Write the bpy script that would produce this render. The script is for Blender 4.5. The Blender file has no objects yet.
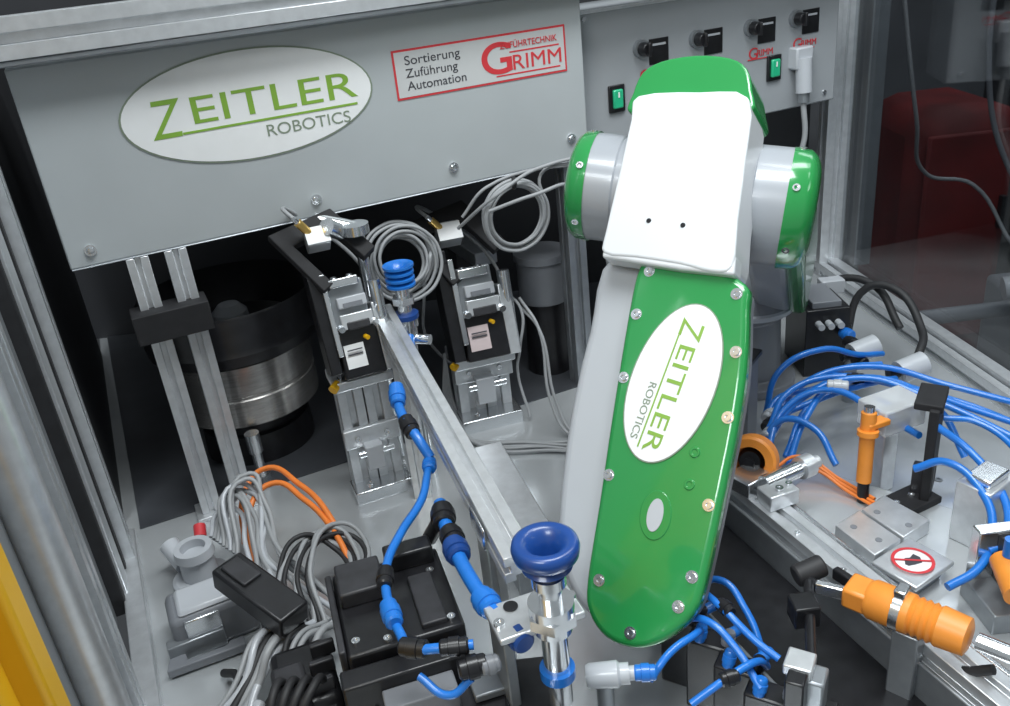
import bpy, bmesh, math, random
from mathutils import Vector as V, Matrix
random.seed(4)
sc=bpy.context.scene
try: sc.view_settings.view_transform='Standard'
except Exception: pass
COL=sc.collection
# ---------------------------------------------------------------- materials
M={}
def mat(n,col,rough=.4,metal=0.,var=.06,scale=30.,bump=0.,coat=0.,stretch=None,trans=0.,alpha=1.):
    m=bpy.data.materials.new(n);m.use_nodes=True;t=m.node_tree;b=t.nodes['Principled BSDF']
    tc=t.nodes.new('ShaderNodeTexCoord');no=t.nodes.new('ShaderNodeTexNoise');no.inputs['Scale'].default_value=scale
    no.inputs['Detail'].default_value=4
    mp=t.nodes.new('ShaderNodeMapping')
    if stretch: mp.inputs['Scale'].default_value=stretch
    t.links.new(tc.outputs['Object'],mp.inputs['Vector']);t.links.new(mp.outputs['Vector'],no.inputs['Vector'])
    r=t.nodes.new('ShaderNodeValToRGB')
    r.color_ramp.elements[0].position=.3;r.color_ramp.elements[1].position=.7
    r.color_ramp.elements[0].color=tuple(max(0,c*(1-var)) for c in col)+(1,)
    r.color_ramp.elements[1].color=tuple(min(1,c*(1+var)) for c in col)+(1,)
    t.links.new(no.outputs['Fac'],r.inputs['Fac']);t.links.new(r.outputs['Color'],b.inputs['Base Color'])
    b.inputs['Roughness'].default_value=rough;b.inputs['Metallic'].default_value=metal
    if coat: b.inputs['Coat Weight'].default_value=coat;b.inputs['Coat Roughness'].default_value=.06
    if trans: b.inputs['Transmission Weight'].default_value=trans;b.inputs['IOR'].default_value=1.3
    if alpha<1: b.inputs['Alpha'].default_value=alpha
    if bump:
        bp=t.nodes.new('ShaderNodeBump');bp.inputs['Strength'].default_value=bump;bp.inputs['Distance'].default_value=.002
        t.links.new(no.outputs['Fac'],bp.inputs['Height']);t.links.new(bp.outputs['Normal'],b.inputs['Normal'])
    M[n]=m;return m
mat('panel_grey',(.44,.47,.482),.42,.1,.03,8)
mat('box_grey',(.35,.37,.39),.45,.1,.04,8)
mat('alu',(.72,.74,.76),.32,.70,.07,60)
mat('alu_dark',(.30,.32,.34),.35,.6,.08,40)
mat('steel',(.78,.80,.82),.18,.95,.06,40)
mat('stainless',(.50,.48,.46),.25,.85,.18,25,stretch=(1,1,12))
mat('plate',(.64,.665,.68),.20,.55,.10,5,bump=.05)
mat('plate_shaded',(.075,.08,.09),.28,.3,.25,6)
mat('green',(.020,.26,.062),.20,0,.05,6,coat=.7)
mat('green_print',(.22,.40,.05),.5)
mat('sub_print',(.22,.27,.20),.5)
mat('white',(.71,.73,.75),.25,0,.02,5,coat=.4)
mat('lgrey',(.46,.48,.51),.32,0,.03,5,coat=.2)
mat('drumgrey',(.33,.35,.38),.28,0,.03,5,coat=.3)
mat('mgrey',(.19,.20,.22),.4,0,.05,10)
mat('wallgrey',(.24,.255,.27),.35,.1,.08,3)
mat('paper',(.80,.81,.81),.6,0,.02)
mat('signgrey',(.53,.54,.54),.5,0,.02)
mat('black',(.012,.012,.014),.30,0,.3,50)
mat('blackm',(.03,.03,.034),.45,0,.3,50)
mat('black_matt',(.012,.012,.014),.75,0,.2,50)
mat('rubber',(.02,.02,.022),.6,0,.2,50)
mat('blue',(.015,.17,.60),.28,0,.08,30,coat=.2)
mat('navy',(.010,.055,.24),.28,0,.1,30,coat=.2)
mat('orange',(.80,.28,.04),.4,0,.06,30)
mat('cable_orange',(.82,.22,.04),.4,0,.04)
mat('cable_grey',(.31,.32,.33),.45,0,.05)
mat('yellow',(.80,.44,.01),.4,0,.04,10)
mat('red',(.17,.010,.010),.7,0,.5,3)
mat('redp',(.60,.04,.05),.5,0,.03)
mat('textdark',(.05,.05,.06),.6)
mat('gold',(.75,.50,.15),.3,.8,.05)
mat('pink',(.60,.50,.50),.5,0,.03)
mat('ledgreen',(.02,.45,.22),.3,0,.05,coat=.4)
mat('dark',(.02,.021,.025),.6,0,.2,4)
mat('roomwall',(.10,.105,.115),.8,0,.6,1.5)
mat('floorm',(.09,.092,.098),.6,0,.4,2)
mat('acryl',(.88,.90,.92),.10,0,.02,5,trans=.55)
g=bpy.data.materials.new('glass_pane');g.use_nodes=True;t=g.node_tree
for n in list(t.nodes): t.nodes.remove(n)
o=t.nodes.new('ShaderNodeOutputMaterial');mx=t.nodes.new('ShaderNodeMixShader');tr=t.nodes.new('ShaderNodeBsdfTransparent');gl=t.nodes.new('ShaderNodeBsdfGlossy')
tr.inputs[0].default_value=(.74,.76,.78,1);gl.inputs['Roughness'].default_value=.05;mx.inputs[0].default_value=.20
t.links.new(tr.outputs[0],mx.inputs[1]);t.links.new(gl.outputs[0],mx.inputs[2]);t.links.new(mx.outputs[0],o.inputs[0]);M['glass']=g
# ---------------------------------------------------------------- helpers
CUR=[None]
def group(n):
    e=bpy.data.objects.new(n,None);e.empty_display_size=.02;COL.objects.link(e);CUR[0]=e;return e
def link(ob,m,parent=True):
    COL.objects.link(ob)
    if m: ob.data.materials.append(M[m])
    if parent and CUR[0]: ob.parent=CUR[0]
    return ob
def fin(n,bm,m,bev=0,seg=2,ang=35,parent=True):
    bmesh.ops.recalc_face_normals(bm,faces=bm.faces)
    me=bpy.data.meshes.new(n);bm.to_mesh(me);bm.free()
    me.shade_smooth()
    me.set_sharp_from_angle(angle=math.radians(ang))
    ob=bpy.data.objects.new(n,me);link(ob,m,parent)
    if bev:
        b=ob.modifiers.new('b','BEVEL');b.width=bev;b.segments=seg;b.limit_method='ANGLE';b.angle_limit=math.radians(ang);b.harden_normals=False
    return ob
def prism(n,poly,O,U,W,D,d0,d1,m,bev=0,seg=2,parent=True,hole=None):
    O,U,W,D=V(O),V(U),V(W),V(D);bm=bmesh.new()
    a=[bm.verts.new(O+U*x+W*y+D*d0) for x,y in poly];b=[bm.verts.new(O+U*x+W*y+D*d1) for x,y in poly]
    bm.faces.new(a);bm.faces.new(b[::-1]);k=len(poly)
    for i in range(k): bm.faces.new((a[i],a[(i+1)%k],b[(i+1)%k],b[i]))
    return fin(n,bm,m,bev,seg,parent=parent)
X,Y,Z=V((1,0,0)),V((0,1,0)),V((0,0,1))
def box(n,c,s,m,U=X,W=None,bev=.002,parent=True,T=None):
    U=V(U).normalized();T=V(T).normalized() if T is not None else Z
    W=T.cross(U).normalized() if W is None else V(W).normalized()
    T=U.cross(W)
    hx,hy=s[0]/2,s[1]/2
    return prism(n,[(-hx,-hy),(hx,-hy),(hx,hy),(-hx,hy)],c,U,W,T,-s[2]/2,s[2]/2,m,bev,parent=parent)
def frame(d):
    d=V(d).normalized();r=Z if abs(d.z)<.9 else X
    u=r.cross(d).normalized();return u,d.cross(u).normalized(),d
def lathe(n,p,d,prof,m,seg=32,bev=0,parent=True,ang=35):
    u,w,d=frame(d);p=V(p);bm=bmesh.new();rings=[]
    for h,r in prof:
        if r<1e-6: rings.append([bm.verts.new(p+d*h)])
        else: rings.append([bm.verts.new(p+d*h+(u*math.cos(a)+w*math.sin(a))*r) for a in [2*math.pi*i/seg for i in range(seg)]])
    for A,B in zip(rings,rings[1:]):
        for i in range(seg):
            j=(i+1)%seg
            if len(A)==1 and len(B)==1: continue
            if len(A)==1: bm.faces.new((A[0],B[j],B[i]))
            elif len(B)==1: bm.faces.new((A[i],A[j],B[0]))
            else: bm.faces.new((A[i],A[j],B[j],B[i]))
    for R in (rings[0],rings[-1]):
        if len(R)>1: bm.faces.new(R)
    return fin(n,bm,m,bev,parent=parent,ang=ang)
def rod(n,p,q,r,m,seg=24,bev=0,parent=True):
    p,q=V(p),V(q);return lathe(n,p,q-p,[(0,r),((q-p).length,r)],m,seg,bev,parent)
def tube(n,pts,r,m,parent=True,cyc=False):
    cu=bpy.data.curves.new(n,'CURVE');cu.dimensions='3D';cu.bevel_depth=r;cu.bevel_resolution=3;cu.resolution_u=8;cu.use_fill_caps=True
    sp=cu.splines.new('BEZIER');sp.bezier_points.add(len(pts)-1);sp.use_cyclic_u=cyc
    for b,p in zip(sp.bezier_points,pts): b.co=p;b.handle_left_type=b.handle_right_type='AUTO'
    ob=bpy.data.objects.new(n,cu);return link(ob,m,parent)
def coil(n,c,nrm,R,r,turns,m,jit=.006,tails=None):
    u,w,d=frame(nrm);c=V(c);pts=[]
    for i in range(turns*10+1):
        a=2*math.pi*i/10;k=i/10
        rr=R+math.sin(k*2.3)*jit
        pts.append(c+(u*math.cos(a)+w*math.sin(a))*rr+d*(math.sin(k*1.7)*jit*1.3))
    if tails: pts+= [V(p) for p in tails]
    return tube(n,pts,r,m)
def text(n,s,O,ux,uy,size,m,align='LEFT',width=None,off=0,ext=.0004,shear=0):
    cu=bpy.data.curves.new(n,'FONT');cu.body=s;cu.size=size;cu.align_x=align;cu.extrude=ext;cu.offset=off;cu.shear=shear
    ob=bpy.data.objects.new(n,cu);link(ob,m)
    ux,uy=V(ux).normalized(),V(uy).normalized();nz=ux.cross(uy)
    sx=1
    if width:
        bpy.context.view_layer.update();sx=width/max(ob.dimensions.x,1e-4)
    mt=Matrix((ux*sx,uy,nz)).transposed().to_4x4();mt.translation=V(O);ob.matrix_world=mt;return ob
def ell(a,b,n=56,cx=0,cy=0,rot=0):
    return [(cx+a*math.cos(q)*math.cos(rot)-b*math.sin(q)*math.sin(rot),cy+a*math.cos(q)*math.sin(rot)+b*math.sin(q)*math.cos(rot)) for q in [2*math.pi*i/n for i in range(n)]]
def smooth(P,k=5):
    out=[];n=len(P)
    for i in range(n):
        p0,p1,p2,p3=[P[(i+j-1)%n] for j in range(4)]
        for s in range(k):
            t=s/k
            out.append(tuple(.5*((2*p1[c])+(-p0[c]+p2[c])*t+(2*p0[c]-5*p1[c]+4*p2[c]-p3[c])*t*t+(-p0[c]+3*p1[c]-3*p2[c]+p3[c])*t**3) for c in (0,1)))
    return out
def tslot(w,h=None,mods=1):
    h=h or w;a=.13*w;d=.22*w;x,y=w/2,h/2
    P=[(-x,-y),(-a,-y),(-a,-y+d),(a,-y+d),(a,-y),(x,-y)]
    ys=[0] if mods==1 else [(-y+h*(i+.5)/mods) for i in range(mods)]
    R=[];
    for yy in ys: R+=[(x,yy-a),(x-d,yy-a),(x-d,yy+a),(x,yy+a)]
    P+=R;P+=[(x,y),(a,y),(a,y-d),(-a,y-d),(-a,y),(-x,y)]
    P+=[(-px,py) for px,py in R[::-1]]
    return P
def profile(n,p,q,w,m='alu',h=None,mods=1,U=None,parent=True):
    p,q=V(p),V(q);d=(q-p).normalized()
    if U is None: u,v,d=frame(d)
    else: u=V(U);u=(u-d*u.dot(d)).normalized();v=d.cross(u)
    return prism(n,tslot(w,h,mods),p,u,v,d,0,(q-p).length,m,.0008,1,parent=parent)
def hexbolt(n,p,d,r,m='steel'):
    d=V(d).normalized();lathe(n,p,d,[(0,r),(r*.7,r),(r*.7,r*.5),(r*.35,r*.5),(r*.35,0)],m,16)

# ---------------------------------------------------------------- camera
f=875.;th=math.radians(25.6);c_,s_=math.cos(th),math.sin(th)
R0=V((1,0,0));U0=V((0,s_,c_));F=V((0,c_,-s_))
r=R0*.9938-U0*.1112;u=R0*.1112+U0*.9938
cam=bpy.data.cameras.new('camera');co=bpy.data.objects.new('camera',cam);COL.objects.link(co)
mt=Matrix((r,u,-F)).transposed().to_4x4();mt.translation=V((0,0,.9));co.matrix_world=mt
cam.sensor_width=36;cam.lens=f/1010*36;cam.clip_start=.01;sc.camera=co

# ---------------------------------------------------------------- room
D=V((.9215,.3883,0));NF=V((.3883,-.9215,0));PL=V((-.648,1.30,0))
CUR[0]=None
box('floor',(1,2,-.92),(9,9,.04),'floorm',bev=0,parent=False)
box('wall_back',(1,5.2,.8),(9,.1,3.4),'roomwall',bev=0,parent=False)
box('wall_right',(4.9,2,.8),(.1,8,3.4),'roomwall',bev=0,parent=False)
def pn(s,z,o=0): return PL+D*s+Z*z+NF*o
group('machine_table')
TP=[(-.312,.33),(1.04,.33),(.85,2.3),(-1.13,2.3)]
prism('plate',TP,(0,0,0),X,Y,Z,-.012,0,'plate',0)
prism('skirt',TP,(0,0,0),X,Y,Z,-.9,-.013,'mgrey',0)
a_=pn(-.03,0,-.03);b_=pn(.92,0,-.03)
prism('shade_sheet',[(a_.x,a_.y),(b_.x,b_.y),(.45,2.28),(-1.1,2.28)],(0,0,0),X,Y,Z,.0005,.003,'plate_shaded',0)  # dark sheet laid on the table, painting in the shade under the hopper
for i,(x,y) in enumerate([(-.62,1.12),(-.55,.95),(.10,1.30),(.22,1.18),(-.05,1.12),(.80,.80),(.86,1.10),(.70,1.20)]): lathe('table_screw_%d'%i,(x,y,0),Z,[(0,.007),(.002,.006),(.002,.003),(.0005,.003),(.0005,0)],'alu_dark',14)
group('machine_back_panel')
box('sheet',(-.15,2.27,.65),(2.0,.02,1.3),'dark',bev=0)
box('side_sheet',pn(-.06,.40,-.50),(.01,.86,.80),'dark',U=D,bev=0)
C0=V((-.70,1.25,0))
def wl(k,z=0,o=0): return C0+NF*k+Z*z-D*o
group('wall_left')
profile('post_back',wl(.035,0),wl(.035,1.3),.05,U=D)
box('gasket',wl(.078,.65,.01),(.02,.04,1.3),'rubber',U=NF)
box('post_mid',wl(.125,.65,.012),(.06,.04,1.3),'alu',U=NF)
box('gasket_mid',wl(.165,.65,.012),(.015,.03,1.3),'rubber',U=NF)
box('pane',wl(.27,.65,.02),(.20,.006,1.3),'wallgrey',U=NF,bev=0)
profile('post_front',wl(.43,0,.015),wl(.43,1.3,.015),.055,U=D)
box('door_sheet',wl(.60,.65,.03),(.28,.01,1.3),'wallgrey',U=NF,bev=0)
rod('round_post',wl(.55,0,.005),wl(.55,1.3,.005),.024,'alu')
box('yellow_post',wl(.85,.65,.03),(.24,.05,1.3),'yellow',U=NF,bev=.008)
box('yellow_flange',wl(.80,.65,.0),(.05,.03,1.3),'yellow',U=NF,bev=.006)
box('base_trim',wl(.33,.012,-.015),(.72,.03,.024),'alu',U=NF)
RD=(V((.98,.98,0))-V((.865,2.173,0))).normalized();RO=V((.865,2.173,0))
group('window_frame_right')
profile('sill',RO+Z*.012-RD*.1,RO+RD*1.9+Z*.012,.05)
box('sill_top',RO+RD*.9+Z*.040+V((.012,0,0)),(2.0,.028,.012),'alu',U=RD)
profile('post',(.875,2.16,0),(.875,2.16,1.35),.06,m='alu',U=X)
box('gasket',(.925,2.16,.65),(.03,.05,1.3),'rubber')
box('post_outer',(.975,2.2,.65),(.05,.05,1.3),'alu_dark')
group('window_1')
o1=RO+RD*.95+V((.03,0,.67));box('pane',o1,(1.9,.006,1.28),'glass',U=RD,bev=0)
group('red_cabinet')
box('body',(1.74,3.3,-.34),(.40,.5,1.04),'red',bev=.10)
box('door',(1.72,3.04,-.3),(.30,.02,.8),'red',bev=.01)
box('handle',(1.86,3.02,-.2),(.02,.03,.12),'black')
group('background_machine')
box('body',(1.95,2.6,-.62),(.5,.4,.56),'mgrey',bev=.02)
box('column',(2.35,3.6,0),(.35,.4,1.8),'dark',bev=.02)
rod('pipe_cross',(1.3,2.5,-.34),(2.3,2.4,-.28),.025,'mgrey')
rod('pipe_stub',(1.52,2.4,-.22),(1.66,2.36,-.20),.035,'lgrey');rod('pipe_stub_b',(1.72,2.36,-.19),(1.80,2.34,-.17),.045,'lgrey')
tube('cable_a',[(1.45,2.5,.9),(1.5,2.6,.4),(1.6,2.6,.1),(1.8,2.5,-.2)],.008,'mgrey')
tube('cable_b',[(1.9,2.9,.9),(1.95,2.9,.5),(1.8,2.8,.3),(1.9,2.7,0),(2.2,2.6,-.1)],.008,'mgrey')
tube('cable_c',[(1.15,2.5,.8),(1.25,2.5,.3),(1.35,2.6,.1),(1.5,2.6,.05),(1.62,2.5,-.15),(1.7,2.4,-.2)],.006,'cable_grey')
group('frame_beam')
profile('beam_main',pn(-.12,.838,.02),pn(1.75,.838,.02),.055)
profile('beam_upper',pn(-.25,.93,-.10),pn(1.75,.93,-.10),.05,m='alu_dark')
box('lip',pn(.8,.806,.035),(1.8,.02,.008),'alu_dark',U=D)

# ---------------------------------------------------------------- cover panel
group('sheet_metal_hopper_cover')
box('front',pn(.46,.648,-.003),(.922,.006,.297),'panel_grey',U=D,bev=.002)
box('side_left',pn(.003,.648,-.25),(.006,.49,.297),'panel_grey',U=D)
box('side_right',pn(.918,.648,-.25),(.006,.49,.297),'panel_grey',U=D)
box('top',pn(.46,.795,-.25),(.92,.49,.006),'panel_grey',U=D)
box('flange',pn(.46,.4985,-.02),(.92,.045,.003),'alu_dark',U=D)
for i,(s,z) in enumerate([(.034,.524),(.392,.528),(.644,.533),(.885,.540)]): 
    lathe('bolt_%d'%i,pn(s,z,0),NF,[(0,.009),(.003,.009),(.003,.006),(.008,.005),(.0085,0)],'steel',16)
def logo(O,ux,uy,half,hh,sc_):
    O=V(O);nz=V(ux).normalized().cross(V(uy).normalized());ux=V(ux).normalized();uy=V(uy).normalized()
    prism('label_rim',ell(half,hh),O,ux,uy,nz,0,.0010,'sub_print')
    prism('label_face',ell(half*.985,hh*.970),O,ux,uy,nz,.0008,.0016,'paper')
    P=lambda x,y:O+ux*x*sc_+uy*y*sc_+nz*.0018
    text('label_z','Z',P(-.157,-.028),ux,uy,.082*sc_,'green_print',width=.050*sc_,shear=.15)
    text('label_word','EITLER',P(-.098,-.014),ux,uy,.058*sc_,'green_print',width=.262*sc_)
    prism('label_bar',[(-.112,-.027),(.168,-.027),(.168,-.0235),(-.112,-.0235)],P(0,0),ux*sc_,uy*sc_,nz,0,.0006,'green_print')
    text('label_sub','ROBOTICS',P(.012,-.052),ux,uy,.026*sc_,'sub_print',width=.138*sc_)
logo(pn(.322,.696,.0005),D,Z,.198,.084,1)
def rect(n,x0,y0,x1,y1,o,h,m): prism(n,[(x0,y0),(x1,y0),(x1,y1),(x0,y1)],PL,D,Z,NF,o,o+h,m)
rect('sign_border',.560,.662,.886,.742,.0004,.0008,'redp');rect('sign_face',.5635,.6655,.8825,.7385,.0010,.0006,'signgrey')
for i,w in enumerate(['Sortierung','Zuf\u00fchrung','Automation']): text('sign_line_%d'%i,w,pn(.580,.717-.0205*i,.0018),D,Z,.0205,'textdark',width=[.100,.094,.108][i])
text('sign_g','G',pn(.716,.678,.0018),D,Z,.074,'redp',width=.058,off=.0008)
text('sign_rimm','RIMM',pn(.776,.680,.0019),D,Z,.036,'redp',width=.096)
text('sign_small','ZUF\u00dcHRTECHNIK',pn(.756,.7175,.0024),D,Z,.015,'redp',width=.112)
rect('sign_bar',.774,.709,.872,.7115,.0014,.0006,'redp');rect('sign_bar_low',.745,.672,.872,.6745,.0014,.0006,'redp')
group('panel_support_post');profile('post',pn(.90,0,-.05),pn(.90,.497,-.05),.04,U=D,m='alu_dark')
# ---------------------------------------------------------------- control box
group('switch_control_box')
def pb(s,z,o=0): return pn(s,z,-.04+o)
box('body',pb(1.255,.625,-.08),(.63,.16,.26),'box_grey',U=D,bev=.003)
box('lid_edge',pb(1.255,.752,.002),(.63,.004,.006),'alu',U=D,bev=.001)
for i,(s,z) in enumerate([(1.070,.672),(1.200,.672),(1.334,.675),(1.450,.678)]):
    rod('knob_base_%d'%i,pb(s,z),pb(s,z,.01),.017,'alu_dark');lathe('knob_%d'%i,pb(s,z,.01),NF,[(0,.013),(.014,.012),(.018,.010),(.018,0)],'black',20,.001)
    box('knob_grip_%d'%i,pb(s,z,.03),(.006,.012,.026),'black',U=D)
    box('tag_%d'%i,pb(s+.042,z-.010,.001),(.045,.002,.048),'black',U=D,bev=.001)
    box('tag_text_%d'%i,pb(s+.042,z+.003,.0025),(.030,.001,.004),'lgrey',U=D,bev=0)
    text('maker_g_%d'%i,'G',pb(s-.004,z-.062,.001),D,Z,.032,'redp',width=.022)
    text('maker_%d'%i,'RIMM',pb(s+.018,z-.058,.001),D,Z,.018,'redp',width=.04)
    box('maker_line_%d'%i,pb(s+.025,z-.063,.001),(.06,.001,.002),'redp',U=D,bev=0)
for i,s in enumerate([1.011,1.136,1.262,1.396]):
    box('switch_frame_%d'%i,pb(s,.588,.003),(.036,.006,.052),'black',U=D,bev=.002)
    box('switch_rocker_%d'%i,pb(s,.588,.008),(.022,.008,.036),'ledgreen',U=D,bev=.003)
    box('switch_mark_%d'%i,pb(s,.596,.0125),(.003,.001,.010),'paper',U=D,bev=0)
for i,s in enumerate([1.46,1.09]):
    rod('plug_%d'%i,pb(s,.60,.02),pb(s,.53,.025),.017,'lgrey');rod('plug_nut_%d'%i,pb(s,.53,.025),pb(s,.51,.025),.012,'alu_dark')
    box('plug_flange_%d'%i,pb(s,.60,.01),(.045,.03,.045),'lgrey',U=D,bev=.004)
    tube('plug_cable_%d'%i,[pb(s,.51,.025),pb(s,.42,.03),pb(s-.05,.3,0),pb(s-.08,.1,-.05)],.006,'cable_grey')
for i,(s,z) in enumerate([(.95,.74),(1.54,.74),(.95,.515),(1.54,.515)]): lathe('screw_%d'%i,pb(s,z),NF,[(0,.006),(.003,.005),(.003,0)],'steel',12)

# ---------------------------------------------------------------- robot arm
A0=V((.24,1.042,.5));Ld=V((-.264,-.578,-.772)).normalized();Nn=V((-.458,-.63,.628)).normalized();Sd=V((.849,-.519,.099)).normalized()
def R(s,l,n=0): return A0+Sd*s+Ld*l+Nn*n
mm=lambda L:[(a/1000,b/1000) for a,b in L]
group('industrial_robot_arm')
cover=mm([(-48,-9),(20,0),(79,28),(86,62),(91,130),(89,197),(84,257),(71,385),(61,426),(32,460),(-2,476),(-41,472),(-68,447),(-76,410),(-74,312),(-73,210),(-69,65),(-63,7)])
cov=smooth(cover,4)
def scl(P,k,cx,cy): return [(cx+(x-cx)*k,cy+(y-cy)*k) for x,y in P]
prism('cover_gasket',scl(cov,.985,.005,.23),A0,Sd,Ld,Nn,-.034,-.024,'mgrey')
prism('forearm_cover',cov,A0,Sd,Ld,Nn,-.025,0,'green',.010,5)
body=mm([(-118,-25),(-138,85),(-146,160),(-149,238),(-144,343),(-128,400),(-104,436),(-70,458),(-30,464),(0,455),(26,425),(40,370),(50,250),(52,100),(48,30),(40,-25)])
prism('forearm_body',smooth(body,4),A0,Sd,Ld,Nn,-.105,-.032,'lgrey',.022,5)
prism('slot_rim',ell(.020,.030,32,.003,.320,0),A0,Sd,Ld,Nn,-.002,.0012,'green',.001,2)
prism('slot_hole',ell(.010,.020,32,.003,.320,.1),A0,Sd,Ld,Nn,.0008,.0022,'lgrey')
for i,(s,l) in enumerate(mm([(-46,12),(71,42),(78,115),(77,195),(66,300),(-64,279),(56,384),(44,420),(-58,407),(-62,154),(-56,70),(-10,460)])):
    lathe('cover_bolt_%d'%i,R(s,l,-.001),Nn,[(0,.0075),(.0018,.0075),(.0018,.005),(.005,.0048),(.005,.0025),(.003,.0025),(.003,0)],'steel',18)
for i,(s,l) in enumerate(mm([(42,240),(40,279)])): lathe('plug_hole_%d'%i,R(s,l,0),Nn,[(0,.007),(.0015,.006),(.0015,.004),(.0006,.003),(.0006,0)],'green',18)
ux=(Ld*.971-Sd*.238).normalized();uy=Nn.cross(ux).normalized()
logo(R(.004,.157,.0005),ux,uy,.104,.056,.53)
shell=mm([(-90,-235),(-3,-230),(62,-214),(67,-127),(66,-48),(66,12),(40,18),(0,8),(-60,-2),(-108,-9),(-110,-40),(-102,-127),(-96,-200)])
prism('elbow_shell',smooth(shell,3),A0,Sd,Ld,Nn,-.055,.015,'white',.016,5)
lip=mm([(-110,-30),(68,-5),(69,22),(-2,14),(-111,-4)])
prism('shell_lip',lip,A0,Sd,Ld,Nn,-.02,.013,'white',.004,3)
for i,(s,l) in enumerate([(-.050,-.052),(-.003,-.044)]): lathe('shell_hole_%d'%i,R(s,l,.015),Nn,[(0,.0035),(.0012,.003),(.0012,0)],'black',12)
capo=mm([(-102,-215),(-104,-246),(-94,-276),(-68,-290),(-20,-292),(28,-281),(52,-262),(62,-230),(64,-200),(0,-216)])
prism('elbow_top_cap',smooth(capo,3),A0,Sd,Ld,Nn,-.075,.004,'green',.022,6)
axd=V((.915,-.37,-.12)).normalized();c0=R(-.035,-.125,-.085)
def AX(t): return c0+axd*t
lathe('elbow_core',AX(-.130),axd,[(0,.070),(.03,.074),(.18,.074),(.245,.072)],'drumgrey',48)
lathe('drum_left_ring',AX(-.140),axd,[(0,.076),(.04,.076),(.045,.072),(.05,.0)],'drumgrey',48)
lathe('drum_left_cap',AX(-.170),axd,[(0,0),(0,.050),(.003,.060),(.008,.071),(.016,.077),(.033,.078),(.033,0)],'green',48)
lathe('drum_right_ring',AX(.080),axd,[(0,.0),(0,.074),(.006,.081),(.050,.081),(.050,0)],'drumgrey',48)
lathe('drum_right_cap',AX(.128),axd,[(0,0),(0,.082),(.022,.080),(.030,.074),(.036,.064),(.039,.050),(.040,0)],'green',48)
uu,ww,_=frame(axd)
for i in range(6):
    a=i*math.pi/3+.4;e=uu*math.cos(a)+ww*math.sin(a)
    for tt,nm,rr in ((-.146,'l',.0745),(.138,'r',.078)):
        lathe('drum_bolt_%s%d'%(nm,i),AX(tt)+e*rr,e,[(0,.005),(.005,.005),(.005,.003),(.003,.003),(.003,0)],'steel',12)
J1=AX(.105)+V((.03,.06,-.01));ph=V((-axd.y,axd.x,0)).normalized()
J2=J1+ph*.40;J2.z=.255
dl=(J2-J1);Ll=dl.length;dl.normalize();pv=dl.cross(axd).normalized();wv=pv.cross(dl)
def caps(r1,r2,L,n=14):
    P=[]
    for i in range(n+1): a=math.pi/2+math.pi*i/n;P.append((r1*math.cos(a),r1*math.sin(a)))
    for i in range(n+1): a=-math.pi/2+math.pi*i/n;P.append((L+r2*math.cos(a),r2*math.sin(a)))
    return P
prism('upper_arm',caps(.055,.078,Ll),J1,dl,pv,wv,-.045,.022,'drumgrey',.012,4)
prism('upper_arm_cover',caps(.055,.080,Ll),J1,dl,pv,wv,.018,.050,'green',.012,4)
lathe('shoulder_drum',J2-wv*.13,wv,[(0,.05),(.02,.072),(.09,.072),(.10,.068)],'lgrey',40,.003)
BX=J2-wv*.05
lathe('base_turret',(BX.x-.01,BX.y+.02,0),Z,[(0,.095),(.02,.095),(.022,.066),(.15,.062),(.165,.082),(.18,.085),(.19,.080),(.27,.075),(.29,.05),(.29,0)],'mgrey',48,.003)
lathe('base_ring',(BX.x-.01,BX.y+.02,.168),Z,[(0,.086),(.010,.088),(.014,.084),(.014,0)],'lgrey',48)
lathe('wrist',R(-.03,.40,-.10),-Nn,[(0,.05),(.05,.048),(.06,.035),(.10,.034),(.10,0)],'lgrey',32,.002)
box('tool_plate',R(-.03,.40,-.21),(.08,.06,.02),'alu',U=Sd,W=Ld)

# ---------------------------------------------------------------- bowl feeders
def bowl(x,y,r,z0,h=.11,hc=.09):
    group('vibratory_bowl_feeder')
    lathe('foot',(x,y,.003),Z,[(0,r*.8),(z0*.6,r*.78),(z0*.6,r*.7),(z0,r*.7)],'black',48)
    lathe('drum',(x,y,z0),Z,[(0,r*.97),(.004,r),(h*.45,r),(h*.47,r*.985),(h*.51,r*.985),(h*.53,r),(h,r),(h+.005,r*.96)],'stainless',64)
    z1=h+.005
    lathe('collar',(x,y,z0+z1),Z,[(0,r*.9),(hc*.1,r*1.2),(hc*.3,r*1.22),(hc*.4,r*1.18),(hc,r*1.22),(hc*1.05,r*1.20),(hc*.3,r*.9),(hc*.3,0)],'black',64)
    lathe('centre_cap',(x,y,z0+z1+hc*.3),Z,[(0,.035),(.03,.034),(.045,.02),(.048,0)],'lgrey',24)
bowl(-.525,1.60,.138,.10,.125,.10)
group('feeder_drive_drum')
lathe('drum',(.10,1.78,.17),Z,[(0,.052),(.005,.055),(.09,.055),(.095,.06),(.11,.06),(.11,.05)],'mgrey',40)
lathe('stand',(.10,1.78,.003),Z,[(0,.05),(.167,.045)],'black',32)
for s_x in (-.075,.30):
    group('feeder_track');p_=V((s_x,1.85,0));box('track',p_+Z*.30,(.05,.30,.03),'alu_dark',U=D);box('leg',p_+Z*.14,(.04,.05,.28),'dark',U=D)
group('hopper_support_leg')
for i,(x,y) in enumerate([(-.566,1.350),(-.512,1.372)]): profile('leg_%d'%i,(x,y,.008),(x,y,.497),.034,U=D)
box('bracket',(-.536,1.345,.385),(.12,.055,.05),'black_matt',U=D)
box('foot_plate',(-.536,1.362,.004),(.12,.06,.008),'alu',U=D)
lathe('foot_stud',(-.49,1.44,.003),Z,[(0,.018),(.012,.018),(.012,.010),(.06,.010),(.06,.014),(.10,.014),(.10,0)],'steel',16)

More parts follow.
